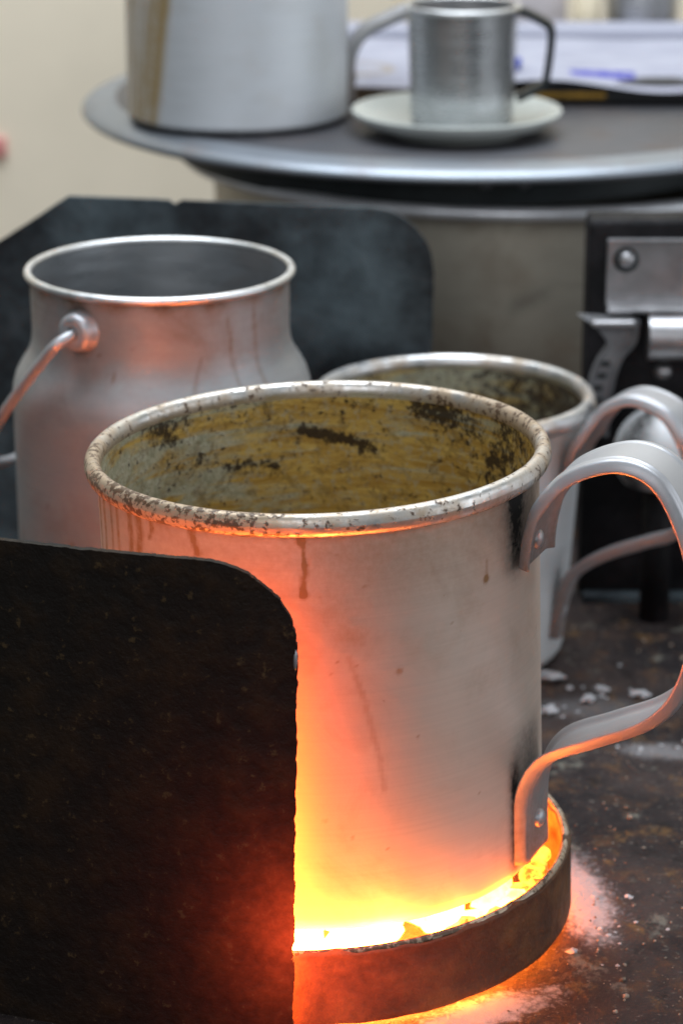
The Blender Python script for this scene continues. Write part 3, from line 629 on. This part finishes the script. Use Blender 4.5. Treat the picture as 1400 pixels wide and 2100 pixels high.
book = thing('account_book', 'dark closed book with gold edge line under the papers', 'book', (0, 0, 0))
link('cover', box('cover', 0.108, 0.262, 0.606, 0.740, 0.1904, 0.2010, 0.001), BOOKM, book, False)
link('gold_edge', box('gold_edge', 0.109, 0.150, 0.6040, 0.6056, 0.1930, 0.1962, 0.0004), GOLD, book, False)
book2 = tag(link('receipt_pad', box('receipt_pad', 0.012, 0.100, 0.607, 0.720, 0.1904, 0.1985, 0.001), m_plain('brown_pad', (0.26, 0.18, 0.11), 0.8)), 'brown pad under the papers between jug and small mug', 'pad')
def pz(x, y): return 0.2025 + 0.0016 * math.sin(x * 55 + 1) * (1 if y < .63 else 0.4) + 0.0022 * max(0, 1 - (y - .592) / .03) * math.sin(x * 38 - 2.2) + 0.0008 * math.sin(y * 70)
pp = grid_sheet('paper_sheet', 0.004, 0.272, 0.592, 0.752, 90, 50, pz)
tag(link('paper_sheet', pp, PAPER), 'curling white printed paper sheet with blue stamp lying on the dark book', 'paper')
tag(link('paper_stack', box('paper_stack', -0.02, 0.285, 0.7525, 0.788, 0.1904, 0.2085, 0.003), PAPER), 'thick folded white paper stack behind the stamped sheet', 'paper')
tag(link('pen_cap', tube('pen_cap', [(0.088, 0.640, 0.2075), (0.1045, 0.636, 0.2070)], [0.0032, 0.0036], 14), BLUEPEN), 'blue pen cap lying on the paper beside the small mug', 'pen')
def tumbler(name, label, x, y, r, h, mat, cat):
    o = link(name, lathe(name, [(.0005, 0), (r * .86, 0), (r * .9, .002), (r, h), (r - .001, h), (r * .86, .004), (.0005, .003)], 64, -180, dict(stain=flat(.1), soot_shade=lambda a, z: .6 * np.exp(-((a - 20) / 16) ** 2) + .6 * np.exp(-((a + 45) / 10) ** 2))), mat, None, True, (x, y, .1903)); return tag(o, label, cat, 'tumblers behind the papers')  # dark vertical reflections painted into the steel's colour
tumbler('cup', 'narrow cream cup at top edge, left of the steel tumbler', 0.1555, 0.802, 0.0090, 0.07, CREAMCUP, 'cup')
tumbler('cup', 'cream cup half hidden directly behind the small steel mug', 0.0685, 0.810, 0.0330, 0.06, CREAMCUP, 'cup')
tumbler('tumbler', 'streaked steel tumbler in the top right corner behind the papers', 0.1900, 0.806, 0.0240, 0.09, STEELMUG, 'tumbler')
tag(link('paper_packet', box('paper_packet', 0.100, 0.1440, 0.815, 0.822, 0.1903, 0.26, 0.001), m_plain('pink_printed_packet', (0.60, 0.56, 0.58), 0.7, 0, 0.1, 50)), 'pale packet standing behind the papers between the cream cups', 'packet')
tag(link('pink_scrap', box('pink_scrap', -0.2450, -0.2305, 0.9960, 0.9985, 0.082, 0.096, 0.001), PINK), 'small pink paper scrap on the cream wall at the left edge', 'scrap')

# ------------------------------------------------------------------ ash and crumbs on the table
for i, (x, y, s, lab) in enumerate([(.0960, .2210, .0060, 'largest white ash lump, at the foot of the smaller mug'), (.0935, .1840, .0045, 'white ash lump nearest the right edge of the large mug'), (.1188, .2078, .0042, 'white ash lump, middle one of the row above the lower handle'),
                                 (.1343, .2022, .0040, 'white ash lump farthest right in the row above the lower handle'), (.1114, .1966, .0040, 'flat pale ash lump between the other lumps above the lower handle')]):
    o = link('ash_lump', lump('ash_lump', s * .9, 3, 0.65, 20 + i, 0.5), ASH, None, False, (x, y, s * .4), (0, 0, i)); o.scale = (1.0, .65, .6)
    tag(o, lab, 'ash lump', 'ash lumps on the table')
fl = [lump('flake_proto', 1.0, 1, 0.7, 60 + i, 0.35) for i in range(5)]; parts = []
for i in range(28, 95):
    x, y = (random.gauss(.116, .016), random.gauss(.198, .020)) if i < 45 else (random.gauss(.096, .010), random.gauss(.004, .022)) if i < 75 else (random.gauss(.136, .012), random.gauss(.143, .008))
    if math.hypot(x - RC[0], y) < .0965 or math.hypot(x - .0535, y - .262) < .058: continue
    s = random.uniform(.0003, .0013) * (1.6 if random.random() < .1 else 1)
    parts.append((random.choice(fl), Matrix.Translation((x, y, s * .15)) @ Matrix.Rotation(random.uniform(0, 6), 4, 'Z') @ Matrix.Scale(s, 4)))
tag(link('ash_flakes', join('ash_flakes', parts), ASH, smooth=False), 'white ash flakes scattered on the table around the ash lumps', 'ash', kind='stuff')
cr = [lump('crumb_proto', 1.0, 1, 0.4, 40 + i, 0.7) for i in range(5)]; parts = []
while len(parts) < 1600:
    x, y = random.uniform(-0.02, 0.30), random.uniform(-0.16, 0.32)
    if math.hypot(x - RC[0], y) < .096 or mnoise.noise(Vector((x * 28, y * 28, 3))) < random.uniform(-0.5, 0.45) or math.hypot(x - .0565, y - .26) < .056: continue
    s = random.uniform(.0002, .0006) * (2.2 if random.random() < .08 else 1)
    parts.append((random.choice(cr), Matrix.Translation((x, y, s * .4)) @ Matrix.Rotation(random.uniform(0, 6), 4, 'Z') @ Matrix.Scale(s, 4)))
tag(link('crumbs', join('crumbs', parts), CRUMB), 'pale ash crumbs and grit scattered over the dark table', 'crumbs', kind='stuff')
for p in protos + cr + fl: bpy.data.meshes.remove(p)
